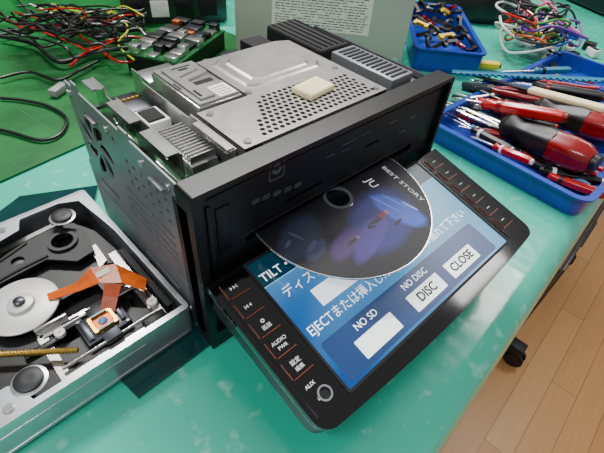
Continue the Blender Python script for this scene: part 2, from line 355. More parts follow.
# fascia
fa=MB(); fa.prism(rect(-.15,20.15,.1,12.2,.2,4),0,1.3,[rect(.35,19.85,1.4,11.95,.2,4)],M=XZ)
fa.box(-.15,.1,-.9,.5,1.2,11.2,bev=.1)
fa.build('fascia_frame','black',hu)
PF=.92
sp=MB().prism(rect(.3,19.9,1.3,12.0),.65,PF,[rect(2.9,17.6,SZ-.28,SZ+.26,.2,4),rect(5.6,8.6,8.6,8.78,.08,3),rect(12,13.4,9.6,9.75,.06,3)],M=XZ)
sp.box(.8,19.4,-PF-.05,-PF+.01,11.3,11.45,bev=.02); sp.box(2.2,18.2,-PF-.07,-PF+.01,SZ+.36,SZ+.46,bev=.02); sp.box(.7,.95,-PF-.1,-PF+.01,2,11,bev=.04); sp.box(1.2,2.0,-PF-.08,-PF+.01,7.6,10.6,bev=.04)
sp.build('slot_panel','panel',hu,'recessed satin black panel with a narrow disc slot')
MB().box(2.6,17.8,-.6,-.5,SZ-.5,SZ-.16).box(2.6,17.8,-.6,-.5,SZ+.14,SZ+.45).build('slot_brush','matte',hu)
YP=-PF-.005
def onY(px,py,Y=YP): return PY(px,py,Y)
p=onY(277,170); Q=Matrix.Translation((p.x,YP,p.z))@Matrix.Rotation(PI/2,4,'X')
k=MB().prism(rect(-.5,.5,-.55,.55,.1,3),0,.012,[rect(-.44,.44,-.49,.49,.08,3)],M=Q); k.prism(circ(0,.08,.32,20),0,.012,[circ(0,.08,.12,12)],M=Q); k.build('disc_symbol','greyd',hu,'grey disc format symbol')
for i,(px,py) in enumerate(((256,201),(266,197),(277,193),(288,189),(298,185))):
    p=onY(px,py); Q=Matrix.Translation((p.x,YP,p.z))@Matrix.Rotation(PI/2,4,'X'); k=MB()
    k.prism(rect(-.24,.24,-.13,.13,.05,2),0,.012,[rect(-.2,.2,-.09,.09,.04,2)],M=Q)
    if i%2: k.prism(circ(0,0,.06,10),0,.012,M=Q)
    else: k.prism(rect(-.14,.14,-.025,.025),0,.012,M=Q)
    k.build('panel_symbol','greyd',hu)
for (px,py,w,h) in ((338,132,.9,.05),(350,142,1.2,.04),(346,150,.8,.04),(390,108,.9,.07),(393,122,.7,.06),(413,117,.6,.06),(330,156,.7,.04),(365,134,.8,.04),(402,132,.7,.05)):
    p=onY(px,py); MB().box(p.x-w/2,p.x+w/2,YP-.012,YP+.01,p.z-h/2,p.z+h/2).build('panel_marking','greyd',hu)
# ---- display panel
ys,zs,ye,ze=-1.75,6.34,-9.39,4.67
L=math.hypot(ye-ys,ze-zs); dv=Vector((0,(ye-ys)/L,(ze-zs)/L)); nv=Vector((1,0,0)).cross(-dv)
MD=Matrix(((1,0,0,0),(0,-dv.y,nv.y,ys),(0,-dv.z,nv.z,zs),(0,0,0,1)))
MDi=MD.inverted()
def DP(px,py,w=0):
    o_=MDi@CAM; d_=MDi.to_3x3()@ray(px,py); q=o_+d_*((w-o_.z)/d_.z); return q
def TD(x,y,w=0,r=0): return MD@Matrix.Translation((x,y,w))@Matrix.Rotation(r,4,'Z')
def bow(y0,b,x0=.0,x1=20.5,r=.8):
    pts=[]; W_=x1-x0
    ts=[0,.003,.008,.015,.024,.034,.045]+[.1+.8*k/12 for k in range(13)]+[.955,.966,.976,.985,.992,.997,1]
    for t in ts:
        x=x0+W_*t; e=min(t,1-t)*W_; corner=r-math.sqrt(max(0,r*r-max(0,r-e)**2)) if e<r else 0
        pts.append((x,y0-b*(1-(2*t-1)**2)+corner))
    return pts
disp=MB().prism(bow(-8.7,.4)+[(20.5,.35),(.0,.35)],-.4,0,M=MD).build('display_panel','gloss',hu,'tilting touch screen panel with glossy black bezel')
MB().prism(bow(-8.66,.39,.05,20.45)+[(20.45,.3),(.05,.3)],-.65,-.4,M=MD).build('rim_strip','greyp',disp,'thin shiny strip around the panel edge')
MB().prism(bow(-8.55,.37,.12,20.38)+[(20.38,-.2),(.12,-.2)],-1.9,-.65,M=MD).build('rear_cover','zdark',disp,'grey metal underside of the screen panel')
LX0,LX1=2.35,17.75; LB=-8.0
MB().prism(rect(LX0,LX1,LB,.1),.0,.03,M=MD).build('screen','lcd',disp,'lit blue liquid crystal screen')
MB().prism(rect(2.2,17.9,LB-.15,.3,.15,3),0,.05,[rect(LX0,LX1,LB,.1)],M=MD).build('screen_bezel','matte',disp)
w=.035
MB().prism(rect(LX0,LX1,-1.45,.1),w,w+.006,M=MD).build('header_bar','lcdh',disp)
MB().prism(rect(LX0,LX1,-1.5,-1.45),w,w+.008,M=MD).build('header_line','lcdl',disp)
MB().prism(rect(LX0+.3,LX1-1.1,-7.85,-5.5,.2,4),w,w+.006,M=MD).build('button_bar','lcdn',disp)
MB().text('TILT・',.72,.006,TD(2.5,-1.0,w+.02),align='LEFT',bold=.004).build('header_text','lcdw',disp)
MB().text('ディスクを',.74,.006,TD(2.9,-2.35,w+.012),align='LEFT').build('message_text','lcdw',disp)
MB().text('EJECTまたは挿入したいスロットに触れて下さい',.74,.006,TD(9.85,-4.75,w+.012),width=14.4).build('message_text','lcdw',disp)
q=DP(338,284); MB().prism(rect(q.x-1.6,q.x+1.2,q.y-.5,q.y+.6),w,w+.008,M=MD).build('white_patch','lcdw',disp,'plain white patch on the screen')  # plain white rectangle on the screen near the disc edge
for x,lab,bt in ((5.6,'NO SD',''),(9.9,'NO DISC','DISC'),(13.6,'','CLOSE')):
    o=MB().prism(rect(x-1.45,x+1.45,-7.55,-6.5,.05,2),w+.01,w+.02,M=MD).build('screen_button','lcdb',disp)
    if bt: MB().text(bt,.76,.01,TD(x,-7.02,w+.04),bold=.014).build('button_text','lcdd',disp)
    if lab: MB().text(lab,.56,.006,TD(x,-6.02,w+.02)).build('status_text','lcdw',disp)
MB().prism(rect(.3,1.9,-8.2,.1,.3,4),0,.04,M=MD).build('key_strip','gloss',disp)
rows=[-.55,-1.8,-3.05,-4.3,-5.55]
def key(x0,x1,r):
    k=MB().prism(rect(x0,x1,r-.45,r+.48,.08,3),.04,.13,M=MD); k.prism(rect(x0+.05,x1-.05,r-.5,r-.465),.04,.1,M=MD,mi=1); k.prism(rect(x0-.04,x0-.005,r-.44,r+.46),.04,.09,M=MD,mi=1); return k.build('key',['gloss','glow'],disp)
for r in rows: key(.48,1.75,r)
def tri(x,y,s,d): return [(x,y+s),(x,y-s),(x+d*s*1.3,y)] if d<0 else [(x,y-s),(x+s*1.3,y),(x,y+s)]
t0,t1=.132,.14
def sym(f,lab=None):
    k=MB(); f(k); k.build('key_symbol','wht2',disp)
def f1(k):
    k.prism(tri(.8,rows[0],.1,1),t0,t1,M=MD); k.prism(tri(1.0,rows[0],.1,1),t0,t1,M=MD); k.prism(rect(1.18,1.22,rows[0]-.1,rows[0]+.1),t0,t1,M=MD)
def f2(k):
    k.prism(tri(1.0,rows[1],.1,-1),t0,t1,M=MD); k.prism(tri(1.2,rows[1],.1,-1),t0,t1,M=MD); k.prism(rect(.80,.84,rows[1]-.1,rows[1]+.1),t0,t1,M=MD)
sym(f1); sym(f2)
sym(lambda k:(k.prism(circ(1.1,rows[2]+.2,.11,14),t0,t1,[circ(1.1,rows[2]+.2,.05,8)],M=MD),k.text('画面',.28,.01,TD(1.1,rows[2]-.17,.138))))
sym(lambda k:(k.text('AUDIO',.28,.01,TD(1.1,rows[3]+.16,.138)),k.text('PWR',.26,.01,TD(1.1,rows[3]-.17,.138))))
sym(lambda k:(k.text('設定',.3,.01,TD(1.1,rows[4]+.16,.138)),k.text('編集',.26,.01,TD(1.1,rows[4]-.19,.138))))
sym(lambda k:k.text('AUX',.28,.01,TD(.95,-6.65,.05)))
MB().prism(circ(1.25,-7.35,.38,28),.04,.16,[circ(1.25,-7.35,.29,24)],M=MD).build('aux_socket','greyp',disp,'bright metal socket ring')
MB().prism(circ(1.25,-7.35,.29,24),.04,.06,M=MD).build('socket_hole','matte',disp)
MB().prism(rect(18.2,20.0,-8.2,.1,.3,4),0,.04,M=MD).build('key_strip','gloss',disp)
for i,r in enumerate((-.55,-1.8,-3.05,-4.3,-5.55,-6.8)):
    key(18.45,19.75,r); sym(lambda k:k.box(18.9,19.25,r-.02,r+.02,.13,.14,M=MD))
for x in (.3,18.9): MB().box(x,x+.8,-4,-1.35,3.4,4.6,bev=.1).build('tilt_arm','black',hu)
# ================================================================ DISC
RD=5.85
disc=thing('compact_disc','printed compact disc sticking halfway out of the slot above the screen','disc',dc)
disc.rotation_euler=(TLT,0,0)
def DC(px,py):
    o_=DMi@CAM; d_=DMi.to_3x3()@ray(px,py); q=o_+d_*((.06-o_.z)/d_.z); return (q.x,q.y)
m=bpy.data.materials.new('disc_print'); m.use_nodes=True; nt=m.node_tree; bb=nt.nodes['Principled BSDF']
tc=nt.nodes.new('ShaderNodeTexCoord'); nz=nt.nodes.new('ShaderNodeTexNoise'); nz.inputs['Scale'].default_value=220; nz.inputs['Detail'].default_value=8; nt.links.new(tc.outputs['Object'],nz.inputs['Vector'])
cur=None
base=nt.nodes.new('ShaderNodeRGB'); base.outputs[0].default_value=lin((12,12,20)); cur=base.outputs[0]
def blob(px,py,rx,ry,rot,col,st,hard=0.0):
    global cur
    cx,cy=DC(px,py)
    mp=nt.nodes.new('ShaderNodeMapping'); mp.vector_type='TEXTURE'; mp.inputs['Location'].default_value=(cx*S,cy*S,.0006); mp.inputs['Rotation'].default_value=(0,0,rot); mp.inputs['Scale'].default_value=(rx*S,ry*S,1)
    nt.links.new(tc.outputs['Object'],mp.inputs['Vector'])
    ln=nt.nodes.new('ShaderNodeVectorMath'); ln.operation='LENGTH'; nt.links.new(mp.outputs[0],ln.inputs[0])
    ad=nt.nodes.new('ShaderNodeMath'); ad.operation='MULTIPLY_ADD'; nt.links.new(nz.outputs['Fac'],ad.inputs[0]); ad.inputs[1].default_value=.25; nt.links.new(ln.outputs['Value'],ad.inputs[2])
    mr=nt.nodes.new('ShaderNodeMapRange'); mr.inputs['From Min'].default_value=1.15; mr.inputs['From Max'].default_value=.45+hard*.65; mr.inputs['To Max'].default_value=st; nt.links.new(ad.outputs[0],mr.inputs['Value'])
    mx=nt.nodes.new('ShaderNodeMix'); mx.data_type='RGBA'; nt.links.new(mr.outputs[0],mx.inputs[0]); nt.links.new(cur,mx.inputs[6]); mx.inputs[7].default_value=lin(col); cur=mx.outputs[2]
blob(382,218,3.2,2.0,.35,(24,32,98),.95,.6)
blob(399,210,1.0,1.9,.3,(52,80,180),.85,.7)
blob(372,236,2.4,.7,.35,(58,38,116),.85,.7)
blob(346,243,1.6,.7,.3,(60,34,96),.8,.6)
blob(300,238,2.2,1.2,.5,(32,38,58),.85,.5)
blob(316,250,1.0,.5,.3,(48,52,84),.8,.6)
for px,py,rx,ry,rt,col,hd in ((385,204,.05,1.1,.3,(90,120,220),.95),(394,201,.05,.9,.3,(90,120,220),.95),(410,206,.07,.6,.3,(140,165,240),.95),
   (378,219,.55,.17,.1,(4,4,7),1),(386,212,.16,.15,0,(140,104,90),1),(382,215,.3,.2,.1,(100,22,38),1),(370,225,.35,.08,.3,(4,4,7),1),(372,227,.35,.08,-.2,(4,4,7),1),(398,222,.4,.1,.1,(5,5,9),1),(404,217,.1,.1,0,(120,92,80),1),
   (352,242,.4,.1,.1,(5,5,9),1),(358,237,.1,.1,0,(110,84,78),1),(312,246,.5,.15,.4,(54,60,82),.9),(296,236,.1,.5,.4,(54,60,82),.9),(288,244,.3,.1,.4,(60,66,90),.9)):
    blob(px,py,rx,ry,rt,col,.95,hd)
nt.links.new(cur,bb.inputs['Base Color']); bb.inputs['Roughness'].default_value=.4; bb.inputs['Specular IOR Level'].default_value=.3
K['print']=m
MB().prism(circ(0,0,RD,96),-.06,.05,[circ(0,0,.75,40)]).build('disc_body','steel',disc)
MB().prism(circ(0,0,RD-.05,96),.05,.06,[circ(0,0,.95,40)]).build('printed_face','print',disc)
MB().prism(circ(0,0,.94,40),.05,.07,[circ(0,0,.74,40)]).build('hub_ring','hub',disc,'dark clear ring around the centre hole')
MB().text('BEST STORY',.44,.004,Matrix.Translation((4.5,-1.5,.066))@Matrix.Rotation(-PI/2-.06,4,'Z'),width=3.6).build('disc_title','wht2',disc)
MB().text('JU',.85,.004,Matrix.Translation((2.75,-.35,.066))@Matrix.Rotation(-PI/2-.06,4,'Z')).build('disc_title','wht2',disc)
p=P(313,91,H+.1); fp=thing('foam_pad','small cream foam pad resting on the perforated silver deck plate','pad',(p.x,p.y,H+.1),.12)
MB().box(-1.1,1.1,-.75,.75,0.01,.34,bev=.06).build('foam_block','cream',fp)
MB().box(-1.03,1.03,-.68,.68,.34,.37,bev=.01).build('top_liner','cream',fp)
# ================================================================ DISC DRIVE
DO=P(190,306,2.8); drz=R_(1.5)
dr=thing('disc_drive','opened silver optical disc drive mechanism lying left of the stereo','disc drive',(DO.x,DO.y,0),drz)
Di=(Matrix.Translation((DO.x,DO.y,0))@Matrix.Rotation(drz,4,'Z')).inverted()
def DL(px,py,z): return Di@P(px,py,z)
W=14.2;LY=14
k=MB(); k.prism(rect(-W,0,0,LY,.3,5),.3,2.8,[rect(-W+.1,-.1,.1,LY-.1,.25,5)])
k.prism(rect(-W+.1,-.1,.1,LY-.1,.25,4),.1,.35)
k.box(-11.5,-3,-.04,.02,1.9,2.0,bev=.01); k.box(-13.8,-.4,-.05,.02,.45,.6,bev=.02)
k.build('outer_case','alu',dr,'silver sheet metal case')
op=[(-12.9,1.9),(-9.3,1.9),(-8.9,1.6),(-8.6,.4),(-.3,.4),(-.3,8.6),(-.5,10.6),(-.8,13.0),(-2,13.6),(-4.6,13.6),(-5,12.6),(-6.6,12.2),(-6.8,11.8),(-12.9,11.6)]
k=MB().prism(rect(-W+.08,-.08,.08,LY-.08,.25,4),2.68,2.76,[op,circ(-10,13,.3,12),rect(-8.3,-7.2,12.7,13.1,.15,3)])
f_=k.build('top_frame','alu',dr,'pale metal frame around the opening')
for x,y in ((-9.6,.7),(-5.8,13.2)):
    k=MB(); screw(k,x,y,2.76,.25); k.build('screw','steel',f_)
MB().box(-W+.3,-.3,.3,LY-.3,.36,.9).build('base_plate','matte',dr)
k=MB(); k.prism([(-12.8,1.8),(-8.6,1.5),(-8.5,.7),(-.7,.7),(-.7,8),(-1.0,10.8),(-2,12.9),(-7,12.3),(-12.8,11.4)],1.2,1.5,[rect(-6.6,-3.0,3.2,6.4,.3,4),circ(-1.8,7,.35,14),circ(-5,10.4,.5,16),rect(-9,-7.2,8.8,10.2,.2,3),rect(-2.2,-1.6,3,5,.1,3)])
k.build('loading_deck','black',dr,'black plastic deck with cut-outs')
k=MB(); k.prism([(-12.6,8.6),(-9.6,8.2),(-7.4,9.4),(-4.6,9.6),(-3.2,8.2),(-2.0,8.4),(-1.6,10.6),(-3.0,12.2),(-5.2,12.0),(-7.6,11.2),(-10.2,11.2),(-12.6,11.0)],1.9,2.1,[circ(-3.2,10.4,.7,20),rect(-9.4,-7.8,9.8,10.7,.15,3),rect(-12.2,-10.2,9.2,10.4,.2,3),circ(-6,10.6,.4,14)])
k.prism(circ(-3.2,10.4,.95,24),2.1,2.3,[circ(-3.2,10.4,.7,20)]); k.tube([(-12.4,8.8,2.15),(-9.6,8.5,2.15),(-7.4,9.6,2.15),(-4.4,9.8,2.15)],.07,seg=6); k.tube([(-12.4,10.9,2.15),(-8,11,2.15),(-5,11.8,2.15)],.07,seg=6)
for i in range(7): k.tube([(-12.2+i*.28,9.0,2.12),(-12.2+i*.28,9.2,2.12)],.05,seg=6,sm=False)
k.build('clamp_arm','rubber',dr,'black moulded clamp arm')
for pts,ho_ in (([(-12.4,6.6),(-10.5,6.6),(-10,7.4),(-7,7.6),(-7,8.0),(-12.4,8.0)],[circ(-11.6,7.3,.25,12),rect(-10.2,-8,7.65,7.85)]),
  ([(-1.5,1.2),(-1.0,1.2),(-.9,7.8),(-1.4,7.8),(-1.5,6.2),(-2.1,6.0),(-2.1,5.4),(-1.5,5.2)],[rect(-1.35,-1.1,2,4.4,.1,3)]),
  ([(-6.8,12.3),(-2.4,12.7),(-2.3,13.1),(-6.8,12.7)],[circ(-3,12.85,.1,8)]),
  ([(-2.4,7.0),(-1.7,7.4),(-1.6,9.2),(-2.1,9.2),(-2.2,7.8)],[])):
    MB().prism(pts,1.7,1.8,ho_).build('steel_link','zinc',dr)
k=MB(); o_=[(-.85,1.2)]
for i in range(24): o_+=[(-.55,1.2+i*.25),(-.45,1.3+i*.25),(-.45,1.36+i*.25),(-.55,1.42+i*.25)]
o_+=[(-.85,7.2)]; k.prism(o_,1.9,2.3); k.build('gear_rack','rubber',dr,'dark toothed rack')
tt=DL(20,303,2.3)
k=MB(); k.lathe([(2.0,0),(2.05,.04),(2.05,.14),(1.98,.18),(.75,.18),(.7,.38),(.6,.42),(0,.42)],M=Matrix.Translation((tt.x,tt.y,1.95)),seg=56); t=k.build('turntable','pale',dr,'plain pale round turntable')
k=MB(); k.lathe([(.32,0),(.3,.2),(.2,.26),(0,.26)],M=Matrix.Translation((tt.x,tt.y,2.36)),seg=24); k.build('spindle_hub','zdark',t)
for px,py in ((62,216),(29,380)):
    q=DL(px,py,2.85); r=.68
    k=MB().lathe([(r*1.25,0),(r*1.25,.04),(r*1.05,.08)],M=Matrix.Translation((q.x,q.y,2.75)),seg=32); d=k.build('damper_ring','alu',dr)
    k=MB().lathe([(r,0),(r,.2),(r*.85,.26),(r*.3,.24),(0,.24)],M=Matrix.Translation((q.x,q.y,2.78)),seg=32); k.build('damper','rubber',d,'round black rubber damper')
q=DL(103,321,2.1)
MB().prism(rect(q.x-3.2,q.x+2.9,q.y-1.9,q.y+1.9,.3,4),1.5,1.62,[rect(q.x-2.7,q.x+2.5,q.y-1.45,q.y+1.45,.2,4),circ(q.x-2.95,q.y+1.65,.12,8),circ(q.x+2.65,q.y+1.65,.12,8)]).build('sled_frame','zinc',dr,'bright frame around the laser sled')
for s,dx in ((1.25,0),(-1.25,0)):
    MB().tube([(q.x-2.9,q.y+s,1.9),(q.x+2.7,q.y+s,1.9)],.1,sm=False,seg=12).build('guide_rod','steel',dr)
k=MB().box(q.x-1.3,q.x+1.3,q.y-.95,q.y+.95,1.6,2.0,bev=.05); k.box(q.x-.5,q.x+.5,q.y-1.4,q.y+1.4,1.66,2.05,bev=.05); k.box(q.x-1.15,q.x-.85,q.y-.8,q.y+.7,1.95,2.2,bev=.03); k.box(q.x+.85,q.x+1.1,q.y-.6,q.y+.9,1.95,2.15,bev=.03); k.cyl((q.x-1.1,q.y+.85,1.9),.1,.2,seg=10); k.cyl((q.x+1.1,q.y-.85,1.9),.1,.2,seg=10); k.cyl((q.x+1.05,q.y+.6,1.98),.14,.1,seg=12); pk=k.build('laser_pickup','zdark',dr,'laser pickup sled')
k=MB().prism(rect(q.x-.7,q.x+.7,q.y-.6,q.y+.6,.1,3),2.05,2.22,[rect(q.x-.52,q.x+.52,q.y-.42,q.y+.42,.1,3)]); k.build('lens_frame','gold',pk)
k=MB().lathe([(.26,0),(.24,.08),(.15,.14),(0,.16)],M=Matrix.Translation((q.x,q.y,2.12)),seg=20); k.build('lens','lblue',pk)
MB().box(q.x-.5,q.x+.5,q.y-.4,q.y+.4,2.05,2.13).build('coil_plate','copper',pk)
for s in (-1,1): MB().box(q.x-.45,q.x+.45,q.y+s*.52-.06,q.y+s*.52+.06,2.1,2.3).build('coil_magnet','zdark',pk)
a_=DL(-25,356,2.2);b_=DL(78,350,2.2)
k=MB(); n=60; k.tube([a_.lerp(b_,i/n) for i in range(n+1)],[.19 if i%2 else .14 for i in range(n+1)],sm=False,seg=12); k.build('lead_screw','brass',dr,'threaded brass lead screw')
# folded ribbon: flat bands joined at angular folds
def band(px,name_mk,label):
    t=bmesh.new(); top=[];bot=[]
    for x,y,z in px: v=DL(x,y,z); bot.append(t.verts.new(v)); top.append(t.verts.new(v+Vector((0,0,.03))))
    n=len(px)//2   # px lists left edge then right edge reversed
    for i in range(n-1):
        j=len(px)-1-i; t.faces.new((top[i],top[i+1],top[j-1],top[j])); t.faces.new((bot[j],bot[j-1],bot[i+1],bot[i])); t.faces.new((bot[i],bot[i+1],top[i+1],top[i])); t.faces.new((bot[j-1],bot[j],top[j],top[j-1]))
    mb=MB(); mb._add(t); return mb.build('flex_ribbon',name_mk,dr,label,ang=5)
band([(47,294,2.15),(76,283,2.55),(90,268,2.75),(116,264,2.8),(147,279,2.45), (145,291,2.45),(122,283,2.8),(100,283,2.75),(80,291,2.55),(49,301,2.15)],'flex','flat amber flexible ribbon lying over the deck')
band([(104,284,2.74),(103,296,2.55),(100,311,2.1), (115,312,2.1),(118,298,2.55),(122,284,2.74)],'flexd','darker amber folded strip running down to the laser')
q=DL(103,273,2.8); MB().box(q.x-.4,q.x+.4,q.y-.22,q.y+.22,2.83,2.85).build('ribbon_label','paper',dr)
def gear(px,py,z,r,n,mk_):
    q=DL(px,py,z); o_=[]
    for i in range(n*4):
        a_=2*PI*i/(n*4); rr=r if i%4 in(0,1) else r*.88; o_.append((q.x+rr*math.cos(a_),q.y+rr*math.sin(a_)))
    MB().prism(o_,z-.15,z+.1,[circ(q.x,q.y,r*.2,12)]).build('gear',mk_,dr)
gear(156,262,1.9,.45,18,'rubber'); gear(72,250,1.8,.45,14,'black'); gear(60,333,2.0,.3,12,'white'); gear(152,302,2.0,.32,14,'white')
for px,py,w_,h_,z in ((30,250,3.2,.16,2.0),(50,322,1.8,.2,2.0)):
    q=DL(px,py,z); MB().box(q.x-w_/2,q.x+w_/2,q.y-h_/2,q.y+h_/2,z-.6,z,bev=.03).build('lever','zinc',dr,'bright steel lever')
for px,py,w_,h_,z in ((15,262,1.6,.8,1.9),(45,345,2.2,.4,1.8),(155,318,1.4,.8,1.9),(72,322,1.0,.6,1.9),(140,338,1.2,.5,1.8)):
    q=DL(px,py,z); MB().box(q.x-w_/2,q.x+w_/2,q.y-h_/2,q.y+h_/2,1.4,z,bev=.08).build('cam_block','black',dr)
# ================================================================ GREY CASE
pa=P(400,69,0); pb=P(236,52,0); ang=math.atan2(pa.y-pb.y,pa.x-pb.x); ln=(pa-pb).length
gc=thing('equipment_case','large plain beige-grey metal case with printed specification text behind the stereo','metal case',(pb.x,pb.y,0),ang)
MB().box(0,ln,0,9,.1,30,bev=.25).build('case_body','grey',gc)
gi=(Matrix.Translation((pb.x,pb.y,0))@Matrix.Rotation(ang,4,'Z')).inverted()
def GP(px,py):
    o_=gi@CAM; d_=gi.to_3x3()@ray(px,py); return o_+d_*((-.02-o_.y)/d_.y)
l0=GP(272,2);l1=GP(368,36)
zt=l0.z+5
MB().box(l0.x,l1.x,-.03,0,l1.z,zt).build('spec_label','plate',gc,'pale printed specification area')
k=MB(); z=zt-.5
while z>l1.z+.3:
    x=l0.x+.4
    while x<l1.x-.8:
        w_=random.uniform(.2,.9)
        if x+w_<l1.x-.3 and random.random()<.92: k.box(x,x+w_,-.045,-.03,z-.045,z+.045)
        x+=w_+.15
    z-=.32
k.build('label_print','ink',gc)
for x in (1,ln-1): 
    for z in (1.2,28): MB().cyl((x,-.15,z),.35,.2,axis='y',seg=16,bev=.05).build('screw','steel',gc)
# ================================================================ TOOL TRAY
TX,TYY=31.0,-11.2; trz=R_(-1.0); TW,TH_=33,16.5
tr=thing('tool_tray','shallow blue plastic tray full of hand tools at the right of the bench','tray',(TX,TYY,0),trz)
k=MB(); k.prism(rect(0,TW,0,TH_,1.2,5),.1,.35); k.build('tray_floor','blue',tr)
k=MB(); k.prism(rect(0,TW,0,TH_,1.2,5),.3,2.0,[rect(.25,TW-.25,.25,TH_-.25,1.0,5)]); k.build('tray_wall','blue',tr)
k=MB(); k.prism(rect(-.4,TW+.4,-.4,TH_+.4,1.5,5),1.95,2.15,[rect(.2,TW-.2,.2,TH_-.2,1.0,5)]); k.build('tray_rim','blue',tr,'bright blue rolled rim')
YM=Matrix.Rotation(-PI/2,4,'X')
def screwdriver(p0,p2,hl,r,hc,cc,label,sr=.22,fat=False,group=None):
    p0=Vector(p0);p2=Vector(p2); o=thing('screwdriver',label,'screwdriver',group=group); aim(o,p0,p2); T=(p2-p0).length
    if fat:
        MB().lathe([(0,0),(r*.6,.04*hl),(r*.92,.12*hl),(r,.25*hl),(r*.98,.42*hl)],M=YM,seg=36,lobes=6,amp=.1,lz=(.12*hl,.5*hl)).build('handle',hc,o)
        MB().lathe([(r*.97,.42*hl),(r*1.0,.5*hl),(r*.8,.68*hl),(r*.62,.8*hl),(r*.8,.93*hl),(r*.6,hl)],M=YM,seg=36,lobes=6,amp=.12,lz=(.43*hl,.7*hl)).build('front_grip',cc,o)
        MB().lathe([(0,-.02*hl),(r*.45,-.015*hl),(r*.5,.035*hl)],M=YM,seg=30).build('end_cap',cc,o)
    else:
        MB().lathe([(0,0),(r*.8,.03*hl),(r,.1*hl),(r,.7*hl),(r*.75,.8*hl),(r*.72,.88*hl),(r*.9,.95*hl),(r*.5,hl)],M=YM,seg=36,lobes=6,amp=.16,lz=(.1*hl,.72*hl)).build('handle',hc,o)
        MB().lathe([(r*1.02,.74*hl),(r*1.02,.80*hl)],M=YM,seg=30).build('handle_band',cc,o)
        MB().lathe([(0,-.02*hl),(r*.62,-.015*hl),(r*.66,.045*hl)],M=YM,seg=30).build('end_cap',cc,o)
    MB().lathe([(sr,hl-.1),(sr,T-.6),(sr*.7,T-.2),(sr*.2,T)],M=YM,seg=14).build('shaft','steel',o)
    return o
def pliers(p0,p1,hc,label,sp=1.0,hr=.34):
    p0=Vector(p0);p1=Vector(p1); o=thing('pliers',label,'pliers'); aim(o,p0,p1); T=(p1-p0).length; h=T*.62
    for s in (-1,1):
        MB().tube([(s*sp,0,0),(s*sp*1.25,h*.35,0),(s*sp*.8,h*.75,0),(s*.3,h,0)],[hr*.9]*8+[hr]*6+[hr*.8]*6,seg=12).build('handle',hc,o)
        MB().prism([(0,h-.3),(s*.6,h+.2),(s*.55,h+1),(s*.15,T),(0,T)][::s],-.25,.25).build('jaw','zdark',o)
    MB().cyl((0,h+.3,-.35),.45,.7,seg=20,bev=.08).build('pivot','steel',o)
    return o
def Z(px,py,z): return P(px,py,z)
screwdriver(Z(596,164,3.2),Z(474,112,1.8),9.6,1.65,'dred','black','fat screwdriver with dark red end and black grip nearest the tray corner',fat=True,sr=.26)
screwdriver(Z(628,136,3.6),Z(520,102,2.4),9.2,1.5,'dred','black','fat red and black screwdriver cut off by the right edge of the photo',fat=True,sr=.26)
for a0 in (
 (566,118,4.3,452,98,1.6,8.5,.72,'red','dred','bright red screwdriver lying on top of the others, pointing at the stereo',.22),
 (556,128,2.2,470,104,1.2,7,.6,'black','red','black fluted screwdriver with a red band under the bright red one',.2),
 (532,162,2.2,470,136,1.0,4.2,.45,'red','wht2','small red precision screwdriver with a white end by the tray side',.12),
 (512,150,1.6,450,118,1.0,5,.45,'black','wht2','slim black precision screwdriver beside the near blue rim',.12),
 (602,182,1.3,540,170,1.0,5.5,.5,'black','wht2','short black screwdriver low in the near tray corner',.14),
 (496,142,1.2,448,112,1.0,3.5,.35,'lblue','wht2','thin pale blue precision screwdriver against the near left wall of the tray',.1),
 (560,150,1.4,488,124,1.0,5,.5,'yellow','black','yellow handled screwdriver partly under the fat one',.15),
 (604,98,3.6,512,82,2.6,7.5,.7,'black','dred','black handled screwdriver behind the pale file, near the far rim',.2),
 (584,176,1.2,516,150,.9,6,.45,'dred','black','dark red slim screwdriver in front of the fat one',.14),
 (548,170,1.0,500,146,.8,4,.38,'black','red','tiny black screwdriver with red collar along the near wall',.1),
 (540,92,2.8,468,80,1.8,6.5,.55,'blue','black','blue handled screwdriver near the teal strip',.16),
 (610,150,1.2,540,132,1.0,7,.65,'blue','black','blue screwdriver low between the two fat ones',.2),
 (540,144,2.0,462,112,1.4,6,.5,'black','dred','plain black screwdriver crossing over the small red ones',.15),
 (520,112,2.6,450,92,1.6,4.8,.45,'red','black','short red screwdriver with black cap near the left end of the tray',.14),
 (576,142,1.0,500,118,.8,6,.55,'dred','black','dark red screwdriver half buried in the middle of the pile',.16),
 (498,122,1.8,444,106,1.4,3.6,.38,'black','yellow','stubby black screwdriver with a yellow band at the far left end of the tray',.12),
 (516,138,1.6,458,126,1.2,4,.4,'dred','black','dark red stubby screwdriver lying level near the left wall',.12),
 (606,92,2.2,530,78,1.8,7,.6,'blue','black','blue screwdriver along the far rim at the right',.18),
 (590,188,1.0,536,160,.8,4.6,.42,'lblue','black','pale blue screwdriver in the nearest corner of the tray',.12),
 (604,128,2.2,548,116,2.0,6,.55,'black','red','black screwdriver squeezed under the fat one at the right edge',.16),
 (606,196,1.2,556,178,.9,5,.48,'red','black','red screwdriver in the very corner beside the pale blue one',.13),
 (570,70,2.2,500,72,2.2,5.5,.5,'teal','black','teal handled screwdriver leaning on the far rim by the toothed strip',.15),
 (538,118,3.2,480,90,2.4,4.6,.42,'black','dred','short black screwdriver lying crosswise on the red handles',.13),
 (480,122,.9,452,112,.8,2.6,.36,'red','black','tiny red stubby screwdriver by the left wall of the tray',.1),
 (520,152,.9,478,140,.8,3.2,.4,'black','lblue','tiny black screwdriver with pale blue band by the near left wall',.1),
 (500,66,.8,440,60,.6,5,.6,'yellow','black','yellow handled screwdriver on the bench behind the tool tray',.18)):
    screwdriver(Z(*a0[:3]),Z(*a0[3:6]),a0[6],a0[7],a0[8],a0[9],a0[10],sr=a0[11])
